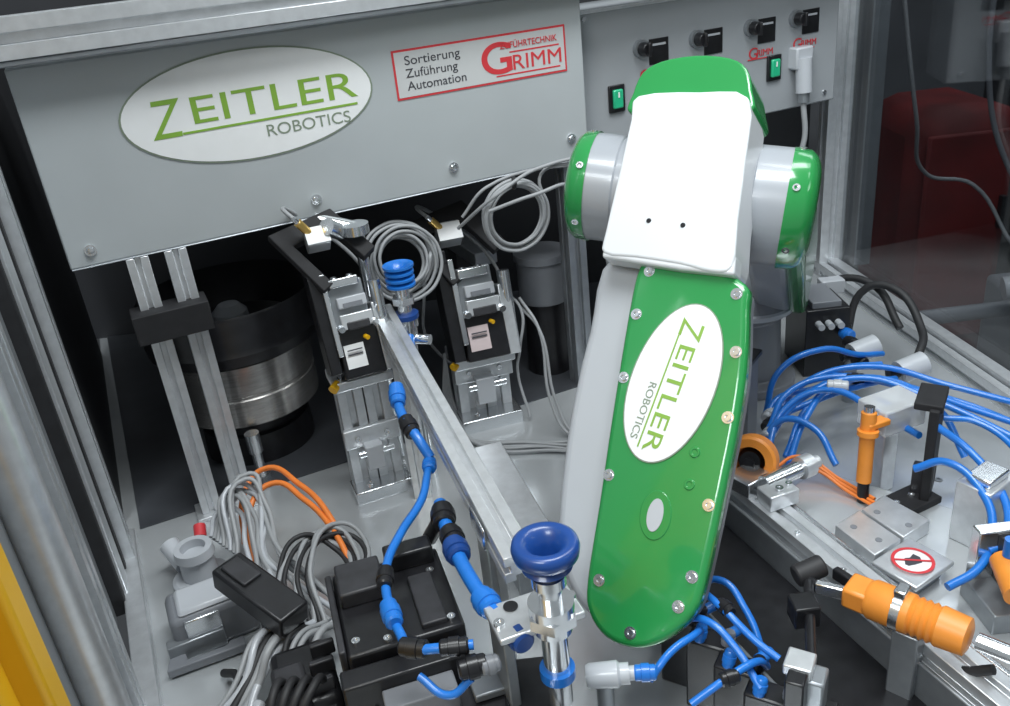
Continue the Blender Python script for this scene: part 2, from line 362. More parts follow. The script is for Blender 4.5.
# ---------------------------------------------------------------- sensor stations
def station(x,y,tw,dz,k,tag):
    group('optical_sensor_station')
    a=math.radians(tw);U=V((math.cos(a),math.sin(a),0));Wf=V((math.sin(a),-math.cos(a),0))
    def P(u_,f_,z_): return V((x,y,0))+U*u_*k+Wf*f_*k+Z*(z_+dz if z_>.2 else z_)
    def bx(n,c,s,*A,**K): return box(n,c,tuple(q*k for q in s),*A,**K)
    H=.235+dz
    profile('column_a',P(-.022,0,0),V((x,y,H))-U*.022*k,.042*k,U=U);profile('column_b',P(.022,0,0),V((x,y,H))+U*.022*k,.042*k,U=U)
    bx('foot_bracket',P(.0,.03,.012),(.10,.05,.024),'steel',U=U);hexbolt('foot_bolt',P(-.02,.035,.024),Z,.007)
    bx('column_clamp',P(0,.025,.12),(.095,.012,.035),'alu',U=U);hexbolt('clamp_bolt',P(-.025,.032,.12),Wf,.005);hexbolt('clamp_bolt_b',P(.025,.032,.12),Wf,.005)
    bx('valve_body',P(-.004,.040,.085),(.030,.022,.045),'lgrey',U=U);rod('valve_stem',P(-.03,.045,.095),P(.03,.045,.095),.006*k,'steel')
    bx('head_plate',V((x,y,H))+Wf*.015*k,(.098,.070,.018),'alu',U=U,bev=.003)
    for q in (-.035,.035): hexbolt('head_bolt',V((x,y,H+.009*k))+U*q*k+Wf*.036*k,Z,.005*k)
    tl=V((0,0,1))*.94+Wf*-.34
    bx('body',P(.004,.030,.285),(.068,.052,.080),'black',U=U,T=tl,bev=.004)
    bx('body_side',P(.046,.02,.30),(.018,.06,.11),'alu',U=U,T=tl)
    rod('air_cylinder',P(.050,.045,.25),P(.050,.020,.40),.010*k,'steel')
    bx('label',P(-.006,.056,.290),(.032,.002,.038),tag,U=U,T=tl,bev=0)
    for i in range(4): bx('label_line_%d'%i,P(-.006,.0575,.278+.008*i),(.024,.001,.002),'textdark',U=U,T=tl,bev=0)
    bx('body_upper',P(.0,.012,.365),(.060,.05,.075),'alu_dark',U=U,T=tl,bev=.003)
    bx('slide_black',P(-.042,.015,.345),(.018,.055,.17),'black',U=U,T=tl)
    bx('slide_rail',P(-.030,.034,.36),(.008,.03,.13),'steel',U=U,T=tl,bev=.001)
    bx('connector_shell',P(.008,.037,.345),(.052,.03,.024),'alu',U=U,T=tl)
    bx('connector_face',P(.008,.054,.343),(.036,.006,.013),'blackm',U=U,T=tl)
    for q in (-.02,.034): rod('connector_nut',P(q,.052,.343),P(q,.062,.343),.005*k,'steel')
    bx('connector_mid',P(.006,.036,.378),(.046,.02,.018),'lgrey',U=U,T=tl);bx('connector_mid_face',P(.006,.048,.378),(.030,.004,.007),'mgrey',U=U,T=tl,bev=0)
    bx('connector_top',P(.0,.02,.408),(.046,.035,.014),'steel',U=U,T=tl)
    hexbolt('top_bolt_a',P(-.012,.02,.415),Z,.005*k);hexbolt('top_bolt_b',P(.013,.02,.415),Z,.005*k)
    Cp=[(-.085,.055),(.02,.080),(.070,.0),(.048,-.014),(.012,.046),(-.052,.030),(-.010,-.045),(-.028,-.055)]
    n2=(Wf*.75+Z*.66).normalized();w2=n2.cross(U).normalized()
    prism('bracket',[(p*k,q*k) for p,q in Cp],P(-.005,.0,.445),U,w2,n2,-.010,.010,'black_matt',.002)
    bx('sensor_block',P(-.02,-.01,.478),(.036,.03,.03),'alu',U=U,T=n2);bx('sensor_tag',P(-.02,.004,.490),(.036,.028,.002),'paper',U=U,T=n2,bev=0)
    rod('sensor_plug',P(-.03,-.005,.492),P(-.045,.0,.515),.007,'gold');rod('sensor_plug_b',P(-.045,.0,.515),P(-.05,.002,.523),.005,'steel')
    rod('yellow_fitting',P(-.040,.04,.240),P(-.052,.05,.235),.008,'yellow');rod('yellow_fitting_b',P(.015,.05,.318),P(.018,.058,.318),.004,'yellow')
    tube('cable',[P(-.05,.002,.523),P(-.06,-.02,.535),P(-.02,-.08,.49),P(.05,-.08,.40),P(.08,-.05,.3)],.0035,'cable_grey')
    tube('cable_side',[P(.05,.0,.35),P(.07,.03,.32),P(.06,.04,.24),P(.055,.03,.10),P(.06,.06,.012)],.003,'cable_grey')
station(-.262,1.385,20,.0,1.06,'paper');station(-.055,1.60,14,-.085,1.26,'pink')
group('swivel_joint')
rod('arm',(-.29,1.43,.50),(-.21,1.42,.475),.012,'steel');lathe('ring',(-.225,1.41,.475),Z,[(0,.014),(0,.024),(.016,.024),(.016,.014)],'steel',32)
rod('knob',(-.250,1.41,.48),(-.265,1.38,.50),.014,'steel');rod('post',(-.225,1.47,.003),(-.225,1.44,.47),.010,'steel')

group('cable_coil')
coil('loops',(.048,1.540,.435),NF,.058,.0030,9,'cable_grey',.006,[(.10,1.56,.50),(.16,1.60,.50),(.0,1.55,.49),(-.05,1.55,.44)])
tube('lead',[(-.06,1.55,.42),(.02,1.50,.49),(.10,1.55,.515),(.20,1.60,.50),(.28,1.68,.3)],.0033,'cable_grey')
tube('lead_b',[(.0,1.5,.46),(.08,1.5,.48),(.16,1.56,.47),(.24,1.66,.2)],.0033,'cable_grey')
tube('tie',[(.048,1.535,.487),(.050,1.525,.495),(.050,1.545,.503)],.004,'rubber')
group('cable_coil')
coil('loops',(-.165,1.49,.390),(NF+Z*.3),.056,.0032,8,'cable_grey',.015,[(-.14,1.55,.3),(-.14,1.70,.1),(-.05,1.72,.01)])
group('signal_cable')
for i in range(5): tube('strand_%d'%i,[(-.13,1.70,.10),(-.135+.005*i,1.60,.02),(-.10+.01*i,1.50-.012*i,.008),(.0+.02*i,1.46-.012*i,.008+.003*(i%2)),(.13+.01*i,1.44-.014*i,.008),(.2,1.46,.01)],.0032,'cable_grey')
for i in range(2): tube('drop_%d'%i,[(.04,1.60,.25-.02*i),(.07,1.56,.2),(.08+.01*i,1.50,.06),(.11+.01*i,1.46,.008),(.18,1.43+.01*i,.008)],.0032,'cable_grey')

def bellows(x,y,z,r,n,m):
    pr=[(0,r*.5)]
    for i in range(n): h=.011*i;pr+=[(h+.002,r),(h+.006,r),(h+.010,r*.62)]
    pr+=[(.011*n+.002,r*1.05),(.011*n+.006,r*1.05),(.011*n+.004,r*.6),(.011*n-.01,r*.35),(.011*n-.01,0)]
    lathe('bellows',(x,y,z),Z,pr,m,32,ang=60)
group('vacuum_suction_cup')
bellows(-.161,1.384,.382,.025,3,'blue')
lathe('stem',(-.161,1.384,0),Z,[(0,.012),(.29,.012),(.29,.016),(.31,.016),(.31,.020),(.325,.020),(.325,.012),(.385,.012)],'steel',24)
lathe('hex_nut',(-.161,1.384,.352),Z,[(0,.020),(.012,.020),(.012,.012)],'steel',6)
lathe('collar',(-.161,1.384,.325),Z,[(0,.014),(.0,.022),(.008,.022),(.008,.014)],'navy',24)
rod('port',(-.161,1.384,.30),(-.161,1.34,.27),.010,'blue');rod('port_b',(-.161,1.384,.285),(-.125,1.37,.285),.009,'steel')

group('transport_rail')
RF=V((-.206,1.415,.322));RN=V((-.010,.765,.272));rd=(RN-RF).normalized();ru=rd.cross(Z).normalized()
profile('extrusion',RF,RN,.036,U=ru)
profile('support_a',(-.175,1.33,0),(-.175,1.33,.30),.030);profile('support_b',(-.045,.895,0),(-.045,.895,.262),.030)
for t_ in (.03,.60): box('joint_plate_%d'%int(t_*10),RF+rd*t_-ru*-.022,(.05,.004,.03),'steel',U=rd)
group('guide_plate')
a_=V((-.050,1.30,.10));b_=V((.018,1.03,.10));gd=(b_-a_).normalized()
box('plate',(a_+b_)/2,(.29,.055,.006),'alu',U=gd);box('block',(a_+b_)/2-Z*.053+V((-.02,0,0)),(.27,.03,.10),'alu_dark',U=gd)

group('large_suction_cup')
cx,cy=.018,.690
lathe('cup',(cx,cy,.325),Z,[(0,.012),(.003,.020),(.008,.026),(.012,.022),(.016,.027),(.022,.033),(.030,.0345),(.036,.033),(.039,.028),(.036,.021),(.030,.016),(.022,.012),(.010,.010),(.010,0)],'navy',48,ang=60)
lathe('stem',(cx,cy,.15),Z,[(0,.014),(.10,.014),(.10,.020),(.112,.020),(.112,.017),(.125,.017),(.125,.024),(.137,.024),(.137,.013),(.160,.013),(.160,.018),(.172,.018),(.172,.012),(.178,.012)],'steel',32)
lathe('hex_nut',(cx,cy,.262),Z,[(0,.027),(.013,.027),(.013,.02)],'steel',6)
lathe('blue_ring',(cx,cy,.185),Z,[(0,.013),(0,.019),(.012,.019),(.012,.013)],'blue',24)
box('mount',(cx-.018,cy+.022,.254),(.095,.055,.008),'alu',U=(.95,.3,0));box('mount_leg',(cx-.055,cy+.02,.16),(.012,.05,.19),'alu_dark',U=(.95,.3,0))
lathe('mount_hole',(cx-.042,cy+.030,.2585),Z,[(0,.008),(.001,.008),(.001,0)],'black',20)
for i,(dx,dy) in enumerate([(.022,.035),(-.055,.005)]): hexbolt('mount_bolt_%d'%i,(cx+dx,cy+dy,.258),Z,.006)
box('mount_base',(cx-.03,cy+.02,.075),(.06,.09,.15),'black')

# ---------------------------------------------------------------- black drive block, front left
group('gripper_drive_block')
BU=V((.968,.25,0)).normalized();BW=Z.cross(BU)
bc=V((-.163,.822,0));B=lambda a,b,z:bc+BU*a+BW*b+Z*z
box('body',B(0,0,.125),(.135,.15,.15),'black',U=BU,bev=.004)
box('top_step',B(-.035,.035,.21),(.055,.06,.022),'blackm',U=BU,bev=.003)
box('top_slot',B(.035,-.02,.203),(.03,.09,.008),'blackm',U=BU)
box('rear_step',B(.03,.06,.212),(.06,.028,.025),'black',U=BU,bev=.003)
box('side_plate',B(-.072,0,.14),(.008,.14,.13),'blackm',U=BU)
box('base',B(0,0,.025),(.16,.17,.05),'mgrey',U=BU)
box('front_bracket',B(-.01,-.095,.11),(.14,.03,.16),'black',U=BU,bev=.003)
box('front_bracket_low',B(.07,-.13,.08),(.09,.06,.13),'blackm',U=BU,bev=.003)
box('steel_tab',B(.08,-.12,.155),(.05,.05,.01),'alu_dark',U=BU)
box('front_slide',B(.0,-.125,.16),(.08,.03,.03),'mgrey',U=BU)
for i,(a,b) in enumerate([(-.055,.055),(-.055,-.055),(.055,-.06),(.05,.03),(-.01,-.02),(-.02,-.065)]): hexbolt('screw_%d'%i,B(a,b,.2005),Z,.005)
for i in range(3): hexbolt('screw_front_%d'%i,B(-.05+.05*i,-.111,.15),-BW,.005)
group('clamp_jaw')
box('jaw',(-.045,.63,.14),(.06,.05,.03),'alu_dark',U=(.9,-.4,0));box('jaw_b',(.05,.60,.12),(.06,.04,.05),'black',U=(.9,-.4,0));rod('pin',(-.02,.655,.15),(.0,.63,.15),.010,'steel')
box('stand',(-.01,.61,.055),(.12,.06,.11),'mgrey',U=(.9,-.4,0));box('jaw_top',(-.06,.625,.165),(.03,.03,.02),'black',U=(.9,-.4,0))
rod('cylinder',(.06,.63,.13),(.10,.61,.13),.016,'lgrey')

def hose(n,pts,r=.0055,m='blue'): return tube(n,pts,r,m)
def fitting(n,p,d,r=.010,l=.03,m='black'):
    p=V(p);d=V(d).normalized();lathe(n,p-d*l/2,d,[(0,r*.8),(.002,r),(l*.3,r),(l*.32,r*1.15),(l*.68,r*1.15),(l*.7,r),(l-.002,r),(l,r*.8)],m,18)
group('pneumatic_hose_assembly')
hose('hose_main',[(-.120,1.04,.25),(-.122,1.00,.255),(-.128,.95,.25),(-.152,.88,.25),(-.165,.82,.25),(-.160,.765,.245),(-.145,.72,.24),(-.130,.69,.245),(-.10,.68,.25),(-.065,.68,.25)])
hose('hose_upper',[(-.165,1.15,.31),(-.158,1.10,.30),(-.135,1.05,.285),(-.118,1.03,.26)],.0075)
fitting('fit_a',(-.163,1.13,.31),(.1,-1,-.3),.011,.04,'blue');fitting('fit_b',(-.145,1.07,.29),(.4,-1,-.3),.011,.035,'black')
fitting('fit_c',(-.120,1.02,.255),(0,-1,0),.009,.025,'blue');fitting('fit_d',(-.165,.80,.25),(0,-1,0),.009,.03,'black');fitting('fit_e',(-.155,.745,.245),(.3,-1,0),.010,.035,'blue')
fitting('fit_f',(-.128,.69,.245),(1,-.3,0),.010,.03,'black')
fitting('fit_g',(-.085,.68,.25),(1,0,0),.009,.03,'black')
group('pneumatic_flow_regulator')
hose('thick_hose',[(-.105,.94,.245),(-.098,.895,.25),(-.085,.84,.25),(-.070,.79,.25),(-.045,.73,.25),(-.012,.68,.245)],.009)
fitting('elbow_a',(-.100,.905,.25),(.1,-1,0),.014,.035,'black');fitting('elbow_b',(-.083,.835,.25),(.3,-1,0),.014,.03,'navy');fitting('elbow_c',(-.088,.86,.25),(.3,-1,0),.013,.03,'black')
fitting('elbow_d',(-.05,.74,.25),(.5,-1,0),.013,.03,'blue');fitting('elbow_e',(-.018,.688,.245),(.5,-1,0),.012,.025,'navy')
rod('riser',(-.10,.92,.245),(-.125,.93,.20),.010,'black')
fitting('tee',(-.068,.665,.235),(1,.2,0),.011,.03,'black');fitting('tee_b',(-.050,.665,.235),(1,.3,0),.009,.02,'mgrey')
hose('return_hose',[(-.125,.675,.22),(-.095,.655,.21),(-.07,.66,.225)],.0045)

# ---------------------------------------------------------------- front left clutter
rn=random.uniform
group('round_cable_gland')
lathe('flange',(-.53,1.15,0),Z,[(0,.045),(.012,.045),(.016,.040),(.016,.028),(.05,.027),(.055,.032),(.07,.030),(.07,.02),(.055,.02),(.055,0)],'lgrey',32)
rod('side_plug',(-.555,1.16,.03),(-.585,1.19,.05),.016,'lgrey');rod('red_cap',(-.535,1.20,.05),(-.54,1.22,.06),.010,'redp')
group('cable_harness')
for i in range(9):
    j=i*.007
    tube('grey_%d'%i,[(-.505+j,1.17-j,.07),(-.495+j+rn(-.01,.01),1.22+rn(-.01,.01),.08+j+rn(0,.02)),(-.455+j*.8,1.20+rn(-.02,.02),.10+rn(0,.03)),(-.43+j*.8+rn(-.01,.01),1.10+rn(-.015,.015),.07+rn(0,.02)),(-.39+j+rn(-.01,.01),1.01+j,.05+rn(0,.02)),(-.33+j+rn(-.01,.01),.95+j,.04)],.0040,'cable_grey' if i%3 else 'lgrey')
for i in range(8):
    j=i*.008
    tube('arc_%d'%i,[(-.35+j,.97+rn(-.01,.01),.05),(-.365+j+rn(-.01,.01),1.04,.08+j*.3),(-.34+j,1.10+j*.3+rn(-.01,.01),.09+rn(0,.02)),(-.29+j*.8,1.09+rn(-.01,.01),.08),(-.255,1.02-j*.5,.07)],.0038,'cable_grey' if i%2 else 'rubber')
tube('orange_a',[(-.455,1.17,.05),(-.46,1.24,.10),(-.43,1.27,.125),(-.36,1.22,.12),(-.30,1.14,.10),(-.27,1.08,.05)],.0048,'cable_orange')
tube('orange_b',[(-.43,1.12,.05),(-.44,1.19,.10),(-.41,1.23,.12),(-.35,1.19,.11),(-.29,1.11,.09),(-.26,1.05,.06)],.0048,'cable_orange')
group('cable_bundle')
for i in range(12):
    j=(i-6)*.008
    tube('strand_%d'%i,[(-.30+j,.95+rn(-.01,.01),.06),(-.325+j,.90+rn(-.02,.02),.07+rn(0,.02)),(-.345+j*1.2+rn(-.01,.01),.85,.06),(-.37+j*1.6+rn(-.01,.01),.79+rn(-.02,.02),.03),(-.37+j*2.2,.70,.01)],rn(.0035,.0055),['cable_grey','lgrey','rubber','cable_grey'][i%4])
for i in range(4): fitting('plug_%d'%i,(-.395+.03*i,.80+.015*i,.045),(-.3,-1,-.2),.008,.035,'lgrey' if i%2 else 'black')
group('connector_housing')
box('lower',(-.475,1.03,.035),(.12,.075,.07),'mgrey',U=(.9,.4,0),bev=.01);box('lid',(-.47,1.03,.072),(.10,.06,.012),'lgrey',U=(.9,.4,0),bev=.006)
box('latch',(-.475,.99,.05),(.05,.008,.03),'steel',U=(.9,.4,0));box('front_plate',(-.49,.985,.02),(.08,.02,.03),'alu_dark',U=(.9,.4,0))
group('clip_bracket')
prism('hook',[(0,0),(.11,0),(.11,.02),(.09,.02),(.085,.012),(.03,.012),(.025,.045),(.05,.05),(.05,.062),(.012,.058)],(-.52,.935,.004),V((.9,.35,0)).normalized(),V((-.35,.9,0)).normalized(),Z,0,.014,'mgrey',.002)
group('black_clamp_block')
box('slab',(-.37,.955,.12),(.14,.05,.035),'black',U=V((.105,-.085,-.03)),bev=.004);box('foot',(-.345,.94,.05),(.05,.04,.10),'blackm',U=V((.7,-.7,0)));box('slab_top',(-.395,.975,.143),(.05,.03,.014),'blackm',U=V((.105,-.085,-.03)))
group('black_terminal_block')
box('body',(-.285,.80,.06),(.075,.11,.12),'black',U=(.9,.3,0),bev=.01);box('lever',(-.29,.76,.13),(.04,.07,.03),'blackm',U=(.9,.3,0),bev=.006)
for i in range(4): tube('wire_%d'%i,[(-.30+.015*i,.78,.125),(-.30+.015*i,.74,.16),(-.31+.01*i,.70,.12),(-.33+.02*i,.66,.05)],.005,'rubber')
for i in range(3): box('fin_%d'%i,(-.265+.004*i,.83-.03*i,.128),(.03,.008,.02),'blackm',U=(.9,.3,0))
group('black_patch_cord')
tube('cord',[(-.44,.93,.01),(-.41,.90,.03),(-.39,.85,.03),(-.40,.80,.01)],.006,'rubber')

# ---------------------------------------------------------------- right side fixtures
group('belt_conveyor')
cA=V((.318,1.175,.085));cB=V((.560,.50,.085));cd=(cB-cA).normalized();cu=cd.cross(Z).normalized()
if cu.x>0: cu=-cu
CL=(cB-cA).length;cm=(cA+cB)/2
profile('beam',cA,cB,.042,U=cu)
box('side_plate',cm+cu*.028-Z*.03,(CL,.006,.06),'alu_dark',U=cd)
box('dark_tray',cm+cu*.105-Z*.067,(CL,.15,.036),'black',U=cd,bev=.003)
box('tray_lip',cm+cu*.185-Z*.045,(CL,.006,.06),'alu_dark',U=cd)
box('base',cm-Z*.053,(CL,.05,.06),'alu_dark',U=cd)
box('belt_strip',cm-cu*.028+Z*.012,(CL,.008,.012),'steel',U=cd)
for i in range(3): hexbolt('bolt_%d'%i,cA+cd*(.12+.09*i)+Z*.021+cu*.012,Z,.004)
group('fixture_bed')
prism('bed',[(.42,1.16),(.50,1.22),(.80,.95),(.80,.45),(.62,.40)],(0,0,0),X,Y,Z,.0005,.035,'plate',.002)
for i,(x,y) in enumerate([(.50,.90),(.56,.80),(.70,.92),(.74,.78),(.62,.70),(.47,1.0)]): lathe('bed_screw_%d'%i,(x,y,.035),Z,[(0,.006),(.003,.006),(.003,.003),(.001,.003),(.001,0)],'alu_dark',14)
group('parts_nest')
prism('pad_front',[(.459,1.039),(.507,1.067),(.536,.992),(.486,.964)],(0,0,0),X,Y,Z,.0355,.06,'alu',.0015)
prism('pad_rear',[(.511,1.069),(.559,1.097),(.595,1.026),(.541,.995)],(0,0,0),X,Y,Z,.0355,.06,'alu',.0015)
for i,(x,y) in enumerate([(.483,1.03),(.505,.995),(.530,1.058),(.560,1.02)]): lathe('hole_%d'%i,(x,y,.0601),Z,[(0,.005),(.0008,.005),(.0008,0)],'mgrey',14)
group('no_touch_sign')
su=V((.86,.50,0)).normalized();sw=V((-.5,.86,.0)).normalized()
so=V((.527,.938,.066));box('plate',so-Z*.006,(.084,.070,.008),'alu',U=su);box('spacer',so-Z*.02,(.06,.05,.022),'alu_dark',U=su)
prism('disc',ell(.026,.026,40),so,su,sw,Z,-.002,-.0005,'paper')
bm=bmesh.new();n=48
ri=[bm.verts.new(so+(su*math.cos(a)+sw*math.sin(a))*.0235+Z*.0005) for a in [2*math.pi*i/n for i in range(n)]];ro=[bm.verts.new(so+(su*math.cos(a)+sw*math.sin(a))*.0280+Z*.0005) for a in [2*math.pi*i/n for i in range(n)]]
for i in range(n): bm.faces.new((ri[i],ri[(i+1)%n],ro[(i+1)%n],ro[i]))
fin('ring',bm,'redp')
prism('hand_mark',[(-.014,.002),(-.004,.010),(.002,.006),(.012,.008),(.013,-.002),(.006,-.010),(-.004,-.007),(-.013,-.003)],so,su,sw,Z,-.0004,.0004,'textdark');box('slash',so+Z*.0009,(.048,.003,.0006),'redp',U=(su-sw),bev=0)

group('acrylic_block')
box('block',(.600,1.185,.155),(.085,.06,.045),'acryl',U=(.9,.35,0),bev=.003);box('post',(.60,1.20,.066),(.03,.03,.132),'alu',U=(.9,.35,0));box('insert',(.60,1.185,.139),(.05,.02,.012),'alu_dark',U=(.9,.35,0))
group('angle_bracket')
bu=V((.55,.83,0)).normalized()
box('upright',(.640,1.125,.12),(.085,.014,.17),'black_matt',U=bu);box('foot',(.600,1.10,.041),(.085,.05,.012),'black_matt',U=(.9,.4,0));box('gusset',(.625,1.115,.07),(.02,.03,.05),'blackm',U=bu);box('head',(.632,1.13,.205),(.07,.04,.012),'black_matt',U=bu)
for i in (0,1): hexbolt('bolt_%d'%i,(.575+.03*i,1.09+.015*i,.047),Z,.005)
group('proximity_sensor')
rod('barrel',(.537,1.125,.07),(.543,1.14,.185),.0115,'orange');rod('cap',(.543,1.14,.185),(.5435,1.141,.195),.008,'steel');rod('tail',(.536,1.12,.036),(.537,1.125,.07),.009,'black')
rod('nut',(.540,1.132,.15),(.5405,1.133,.158),.016,'orange');box('clip',(.555,1.14,.165),(.04,.02,.01),'orange',U=(.9,.3,0))
group('clamp_cylinder')
ax=V((-.45,-.80,.35)).normalized();oc=V((.368,1.145,.122))
lathe('ring',oc,ax,[(0,.033),(.003,.040),(.030,.040),(.034,.036),(.034,.024),(.015,.022),(.015,0)],'orange',36)
lathe('core',oc+ax*.015,ax,[(0,.021),(.016,.016),(.016,.008),(.022,.008),(.022,0)],'black',24)
box('bracket',(.345,1.095,.118),(.05,.045,.025),'steel',U=(.8,.5,0));box('stand',(.375,1.17,.045),(.04,.04,.09),'alu_dark',U=(.8,.5,0))
rod('shaft',(.36,1.07,.125),(.425,1.10,.125),.013,'steel');lathe('knurl',(.425,1.10,.125),(.9,.4,0),[(0,.018),(.02,.018),(.02,.010),(.035,.010),(.035,0)],'alu',24)
box('lower_clamp',(.375,1.050,.118),(.05,.035,.025),'alu',U=(.9,.3,0));hexbolt('bolt_a',(.375,1.045,.131),Z,.006);hexbolt('bolt_b',(.392,1.055,.131),Z,.005)
box('clamp_foot',(.385,1.06,.055),(.03,.03,.11),'alu_dark',U=(.9,.3,0))

group('pneumatic_gripper')
ga=V((.395,.790,.15));gb=V((.480,.705,.15));gx=(gb-ga).normalized()
lathe('body',ga,gx,[(0,.012),(.0,.020),(.006,.024),(.050,.024),(.053,.021),(.057,.024),(.061,.021),(.065,.024),(.069,.021),(.073,.024),(.077,.021),(.081,.024),(.110,.022),(.113,.015)],'orange',32)
lathe('band',ga+gx*.032,gx,[(0,.0255),(.010,.0255)],'steel',32)
box('band_lug',ga+gx*.037+Z*.026,(.014,.02,.014),'steel',U=gx)
box('head',ga-gx*.010,(.03,.038,.028),'orange',U=gx,bev=.004)
fx=gx.cross(Z).normalized()
box('finger_a',ga-gx*.035+fx*.012,(.045,.010,.016),'steel',U=gx-fx*.25);box('finger_b',ga-gx*.030-fx*.014,(.04,.010,.016),'black',U=gx+fx*.3)
rod('finger_tip',ga-gx*.055+fx*.018,ga-gx*.07+fx*.01,.007,'black')
rod('tail_fitting',gb,gb+gx*.04,.010,'steel');tube('air_line',[gb+gx*.03,gb+gx*.08,gb+gx*.12-Z*.06,gb+gx*.1-Z*.11],.006,'rubber')
tube('air_line_low',[gb+gx*.02-Z*.03,gb-gx*.01-Z*.05,gb-gx*.05-Z*.07-fx*.03,gb-gx*.10-Z*.09-fx*.07],.006,'rubber')
box('stand',ga+gx*.05-Z*.07,(.03,.03,.10),'alu_dark',U=gx)

group('side_actuator')
rod('body',(.60,.86,.12),(.585,.80,.115),.016,'orange');box('block',(.635,.87,.10),(.05,.04,.07),'black');box('bracket',(.61,.90,.09),(.05,.02,.10),'steel');rod('port',(.60,.85,.135),(.60,.85,.16),.008,'blue')
box('base',(.62,.86,.05),(.09,.08,.03),'alu_dark');hexbolt('bolt',(.65,.84,.065),Z,.006)
group('metal_stop_block')
box('block',(.66,1.01,.0855),(.07,.05,.10),'alu',U=(.8,.5,0));box('cap',(.66,1.01,.142),(.05,.035,.012),'steel',U=(.8,.5,0))
box('ledge',(.72,.96,.07),(.06,.05,.07),'alu_dark',U=(.8,.5,0))

group('blue_air_line')
r2=.0058
hose('line_a',[(.44,1.29,.08),(.50,1.36,.11),(.58,1.36,.13),(.67,1.30,.13),(.76,1.21,.12),(.84,1.12,.11)],r2)
hose('line_b',[(.43,1.27,.07),(.50,1.31,.12),(.60,1.31,.15),(.70,1.24,.13),(.80,1.12,.10)],r2)
hose('line_c',[(.45,1.33,.05),(.54,1.40,.10),(.66,1.40,.12),(.78,1.33,.10),(.90,1.22,.09)],r2)
hose('line_d',[(.42,1.24,.06),(.47,1.30,.11),(.54,1.30,.14),(.60,1.22,.13),(.62,1.13,.14)],r2)
hose('line_e',[(.58,1.06,.13),(.615,1.04,.15),(.64,.98,.13),(.62,.92,.11),(.575,.87,.10),(.53,.855,.09)],r2)
hose('line_f',[(.62,1.10,.18),(.66,1.06,.15),(.67,.98,.12),(.63,.90,.10)],r2)
hose('line_g',[(.47,1.40,.04),(.50,1.42,.12),(.58,1.43,.15),(.66,1.45,.12),(.72,1.48,.10)],r2)
hose('line_h',[(.42,1.26,.05),(.455,1.28,.10),(.50,1.25,.10),(.52,1.19,.06)],r2)
hose('line_i',[(.44,1.31,.06),(.48,1.37,.09),(.56,1.38,.10),(.62,1.42,.11),(.70,1.44,.10)],r2)
hose('line_j',[(.43,1.23,.05),(.46,1.32,.07),(.55,1.34,.10),(.64,1.34,.12),(.70,1.38,.10)],r2)
hose('line_k',[(.45,1.22,.04),(.50,1.28,.10),(.57,1.33,.13),(.65,1.31,.14),(.72,1.26,.10),(.74,1.20,.04)],r2)
hose('line_l',[(.66,1.14,.16),(.70,1.12,.16),(.73,1.05,.14),(.70,.96,.13),(.64,.90,.12),(.60,.89,.11)],.005)
hose('line_m',[(.46,1.26,.04),(.53,1.34,.09),(.62,1.37,.11),(.74,1.28,.11),(.86,1.17,.08)],.005)
for i in range(3): fitting('fit_a%d'%i,(.44+.01*i,1.285+.03*i,.075),(1,1,0),.010,.035,'black' if i%2 else 'lgrey')
fitting('fit_b',(.56,1.30,.145),(1,-.4,0),.010,.035,'lgrey');fitting('fit_c',(.61,1.345,.13),(1,-.2,0),.009,.03,'black')
for i in range(5):
    fitting('fit_back_%d'%i,(.70-.008*i,1.62-.04*i,.10),(.3,-1,.1),.011,.03,'blue' if i%2 else 'black')
group('orange_sensor_cable')
for i in range(3): tube('strand_%d'%i,[(.42,1.20-.012*i,.06),(.47,1.22-.018*i,.065),(.52,1.17-.018*i,.045),(.55,1.11-.018*i,.045)],.0028,'cable_orange')
group('exhaust_silencer')
for i in range(2):
    o=V((.665+.05*i,1.49-.09*i,.10));rod('body_%d'%i,o,o+V((.05,.01,.01)),.022,'lgrey');rod('neck_%d'%i,o-V((.02,.0,0)),o,.012,'black')
    rod('foot_%d'%i,o-Z*.10,o,.012,'alu_dark')
group('black_cable_loop')
tube('loop',[(.72,1.65,.05),(.76,1.66,.16),(.80,1.62,.17),(.82,1.54,.12),(.78,1.46,.10),(.74,1.44,.05)],.008,'rubber')
tube('loop_b',[(.66,1.75,.08),(.72,1.74,.15),(.78,1.68,.16),(.80,1.58,.10)],.008,'rubber')
box('connector',(.71,1.72,.15),(.05,.03,.03),'lgrey');box('manifold',(.66,1.66,.075),(.09,.12,.15),'black');box('manifold_top',(.66,1.66,.155),(.06,.10,.015),'mgrey')
for i in range(3): rod('manifold_port_%d'%i,(.64+.02*i,1.60,.12),(.64+.02*i,1.58,.12),.007,'lgrey')
group('grey_equipment_box')
box('body',(.405,1.38,.09),(.07,.05,.18),'mgrey',U=(.8,-.6,0));box('frame_edge',(.372,1.385,.10),(.006,.055,.19),'lgrey',U=(.8,-.6,0));box('lid',(.405,1.38,.185),(.08,.06,.01),'black',U=(.8,-.6,0))

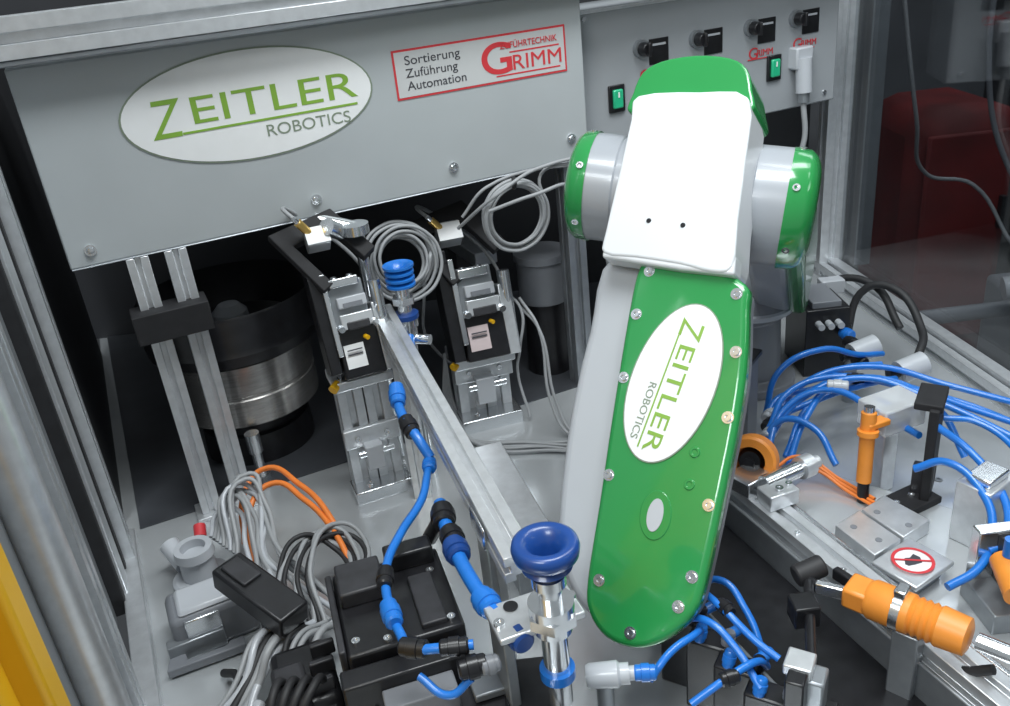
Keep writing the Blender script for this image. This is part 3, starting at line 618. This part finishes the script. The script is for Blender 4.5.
group('valve_terminal')
for i in range(4):
    o=V((.185+.022*i,.84-.045*i,.0))
    box('body_%d'%i,o+Z*.055,(.05,.03,.11),'black',U=(.8,-.5,0),bev=.003);fitting('fit_a_%d'%i,o+V((-.01,.0,.118)),(.3,.3,1),.007,.022,'blue');fitting('fit_b_%d'%i,o+V((.02,-.012,.116)),(.3,.1,1),.007,.022,'mgrey' if i%2 else 'black')
    rod('silencer_%d'%i,o+V((.03,.02,.09)),o+V((.05,.03,.09)),.007,'blue')
hose('line_a',[(.12,.72,.13),(.15,.74,.15),(.18,.76,.15),(.20,.80,.12)],.0045);hose('line_b',[(.16,.69,.12),(.20,.70,.14),(.24,.72,.14),(.26,.74,.11)],.0045)
hose('line_c',[(.18,.88,.15),(.20,.83,.16),(.22,.79,.16),(.25,.75,.14),(.27,.73,.13)],.0045)
hose('line_d',[(.15,.66,.10),(.19,.665,.13),(.23,.66,.12),(.25,.64,.08)],.0045);hose('line_e',[(.20,.86,.12),(.235,.86,.14),(.26,.82,.12),(.27,.77,.08)],.0045)
hose('line_f',[(.17,.80,.14),(.20,.775,.155),(.225,.74,.14),(.24,.70,.12)],.0045)
fitting('tee_a',(.225,.79,.158),(.4,-.8,0),.008,.022,'black');fitting('tee_b',(.205,.702,.14),(1,.2,0),.008,.022,'black')
group('toggle_clamp')
box('body',(.285,.685,.13),(.04,.030,.05),'alu_dark',U=(.8,-.5,0),bev=.003);box('body_low',(.29,.68,.055),(.05,.04,.10),'black',U=(.8,-.5,0));box('jaw_top',(.278,.69,.162),(.03,.03,.014),'alu',U=(.8,-.5,0));box('jaw_front',(.265,.665,.14),(.02,.02,.06),'black',U=(.8,-.5,0))
rod('lever',(.295,.70,.15),(.335,.82,.155),.006,'black');rod('grip',(.325,.838,.15),(.362,.845,.158),.014,'rubber',24,.003);box('tip',(.315,.78,.15),(.03,.03,.03),'black')
group('white_hose_connector')
lathe('body',(.050,.722,.145),V((1,-.1,.05)),[(0,.012),(.004,.014),(.035,.015),(.038,.012),(.048,.012),(.048,.008),(.056,.008),(.056,0)],'lgrey',24)
rod('post',(.07,.72,.0),(.07,.72,.135),.010,'alu_dark');fitting('tail',(.115,.715,.148),(1,-.1,0),.009,.025,'blue')
group('corner_plate')
box('plate',(.475,.64,.052),(.05,.09,.006),'paper',U=(.8,-.5,0));box('frame',(.475,.64,.042),(.07,.11,.014),'black',U=(.8,-.5,0))

# ---------------------------------------------------------------- lights
def area(n,loc,size,en,tgt,col=(.93,.98,1),sy=None):
    l=bpy.data.lights.new(n,'AREA');l.energy=en;l.size=size;l.color=col
    if sy: l.shape='RECTANGLE';l.size_y=sy
    o=bpy.data.objects.new(n,l);COL.objects.link(o);o.location=loc
    o.rotation_euler=(V(tgt)-V(loc)).to_track_quat('-Z','Y').to_euler();return o
area('added_strip_light',(.3,.6,2.5),1.4,46,(.2,1.1,0),sy=.6)
area('added_strip_light',(-.9,-.6,2.2),1.2,38,(0,1.3,.3),sy=.6)
area('added_strip_light',(1.3,1.4,2.4),.4,18,(.4,1.2,0),sy=1.4)  # unseen narrow light, added for sharper highlights on glossy parts
area('added_strip_light',(2.6,3.4,2.4),1.0,20,(2.2,3.6,0))
w=bpy.data.worlds.new('world');sc.world=w;w.use_nodes=True;w.node_tree.nodes['Background'].inputs[0].default_value=(.74,.81,.84,1);w.node_tree.nodes['Background'].inputs[1].default_value=.42
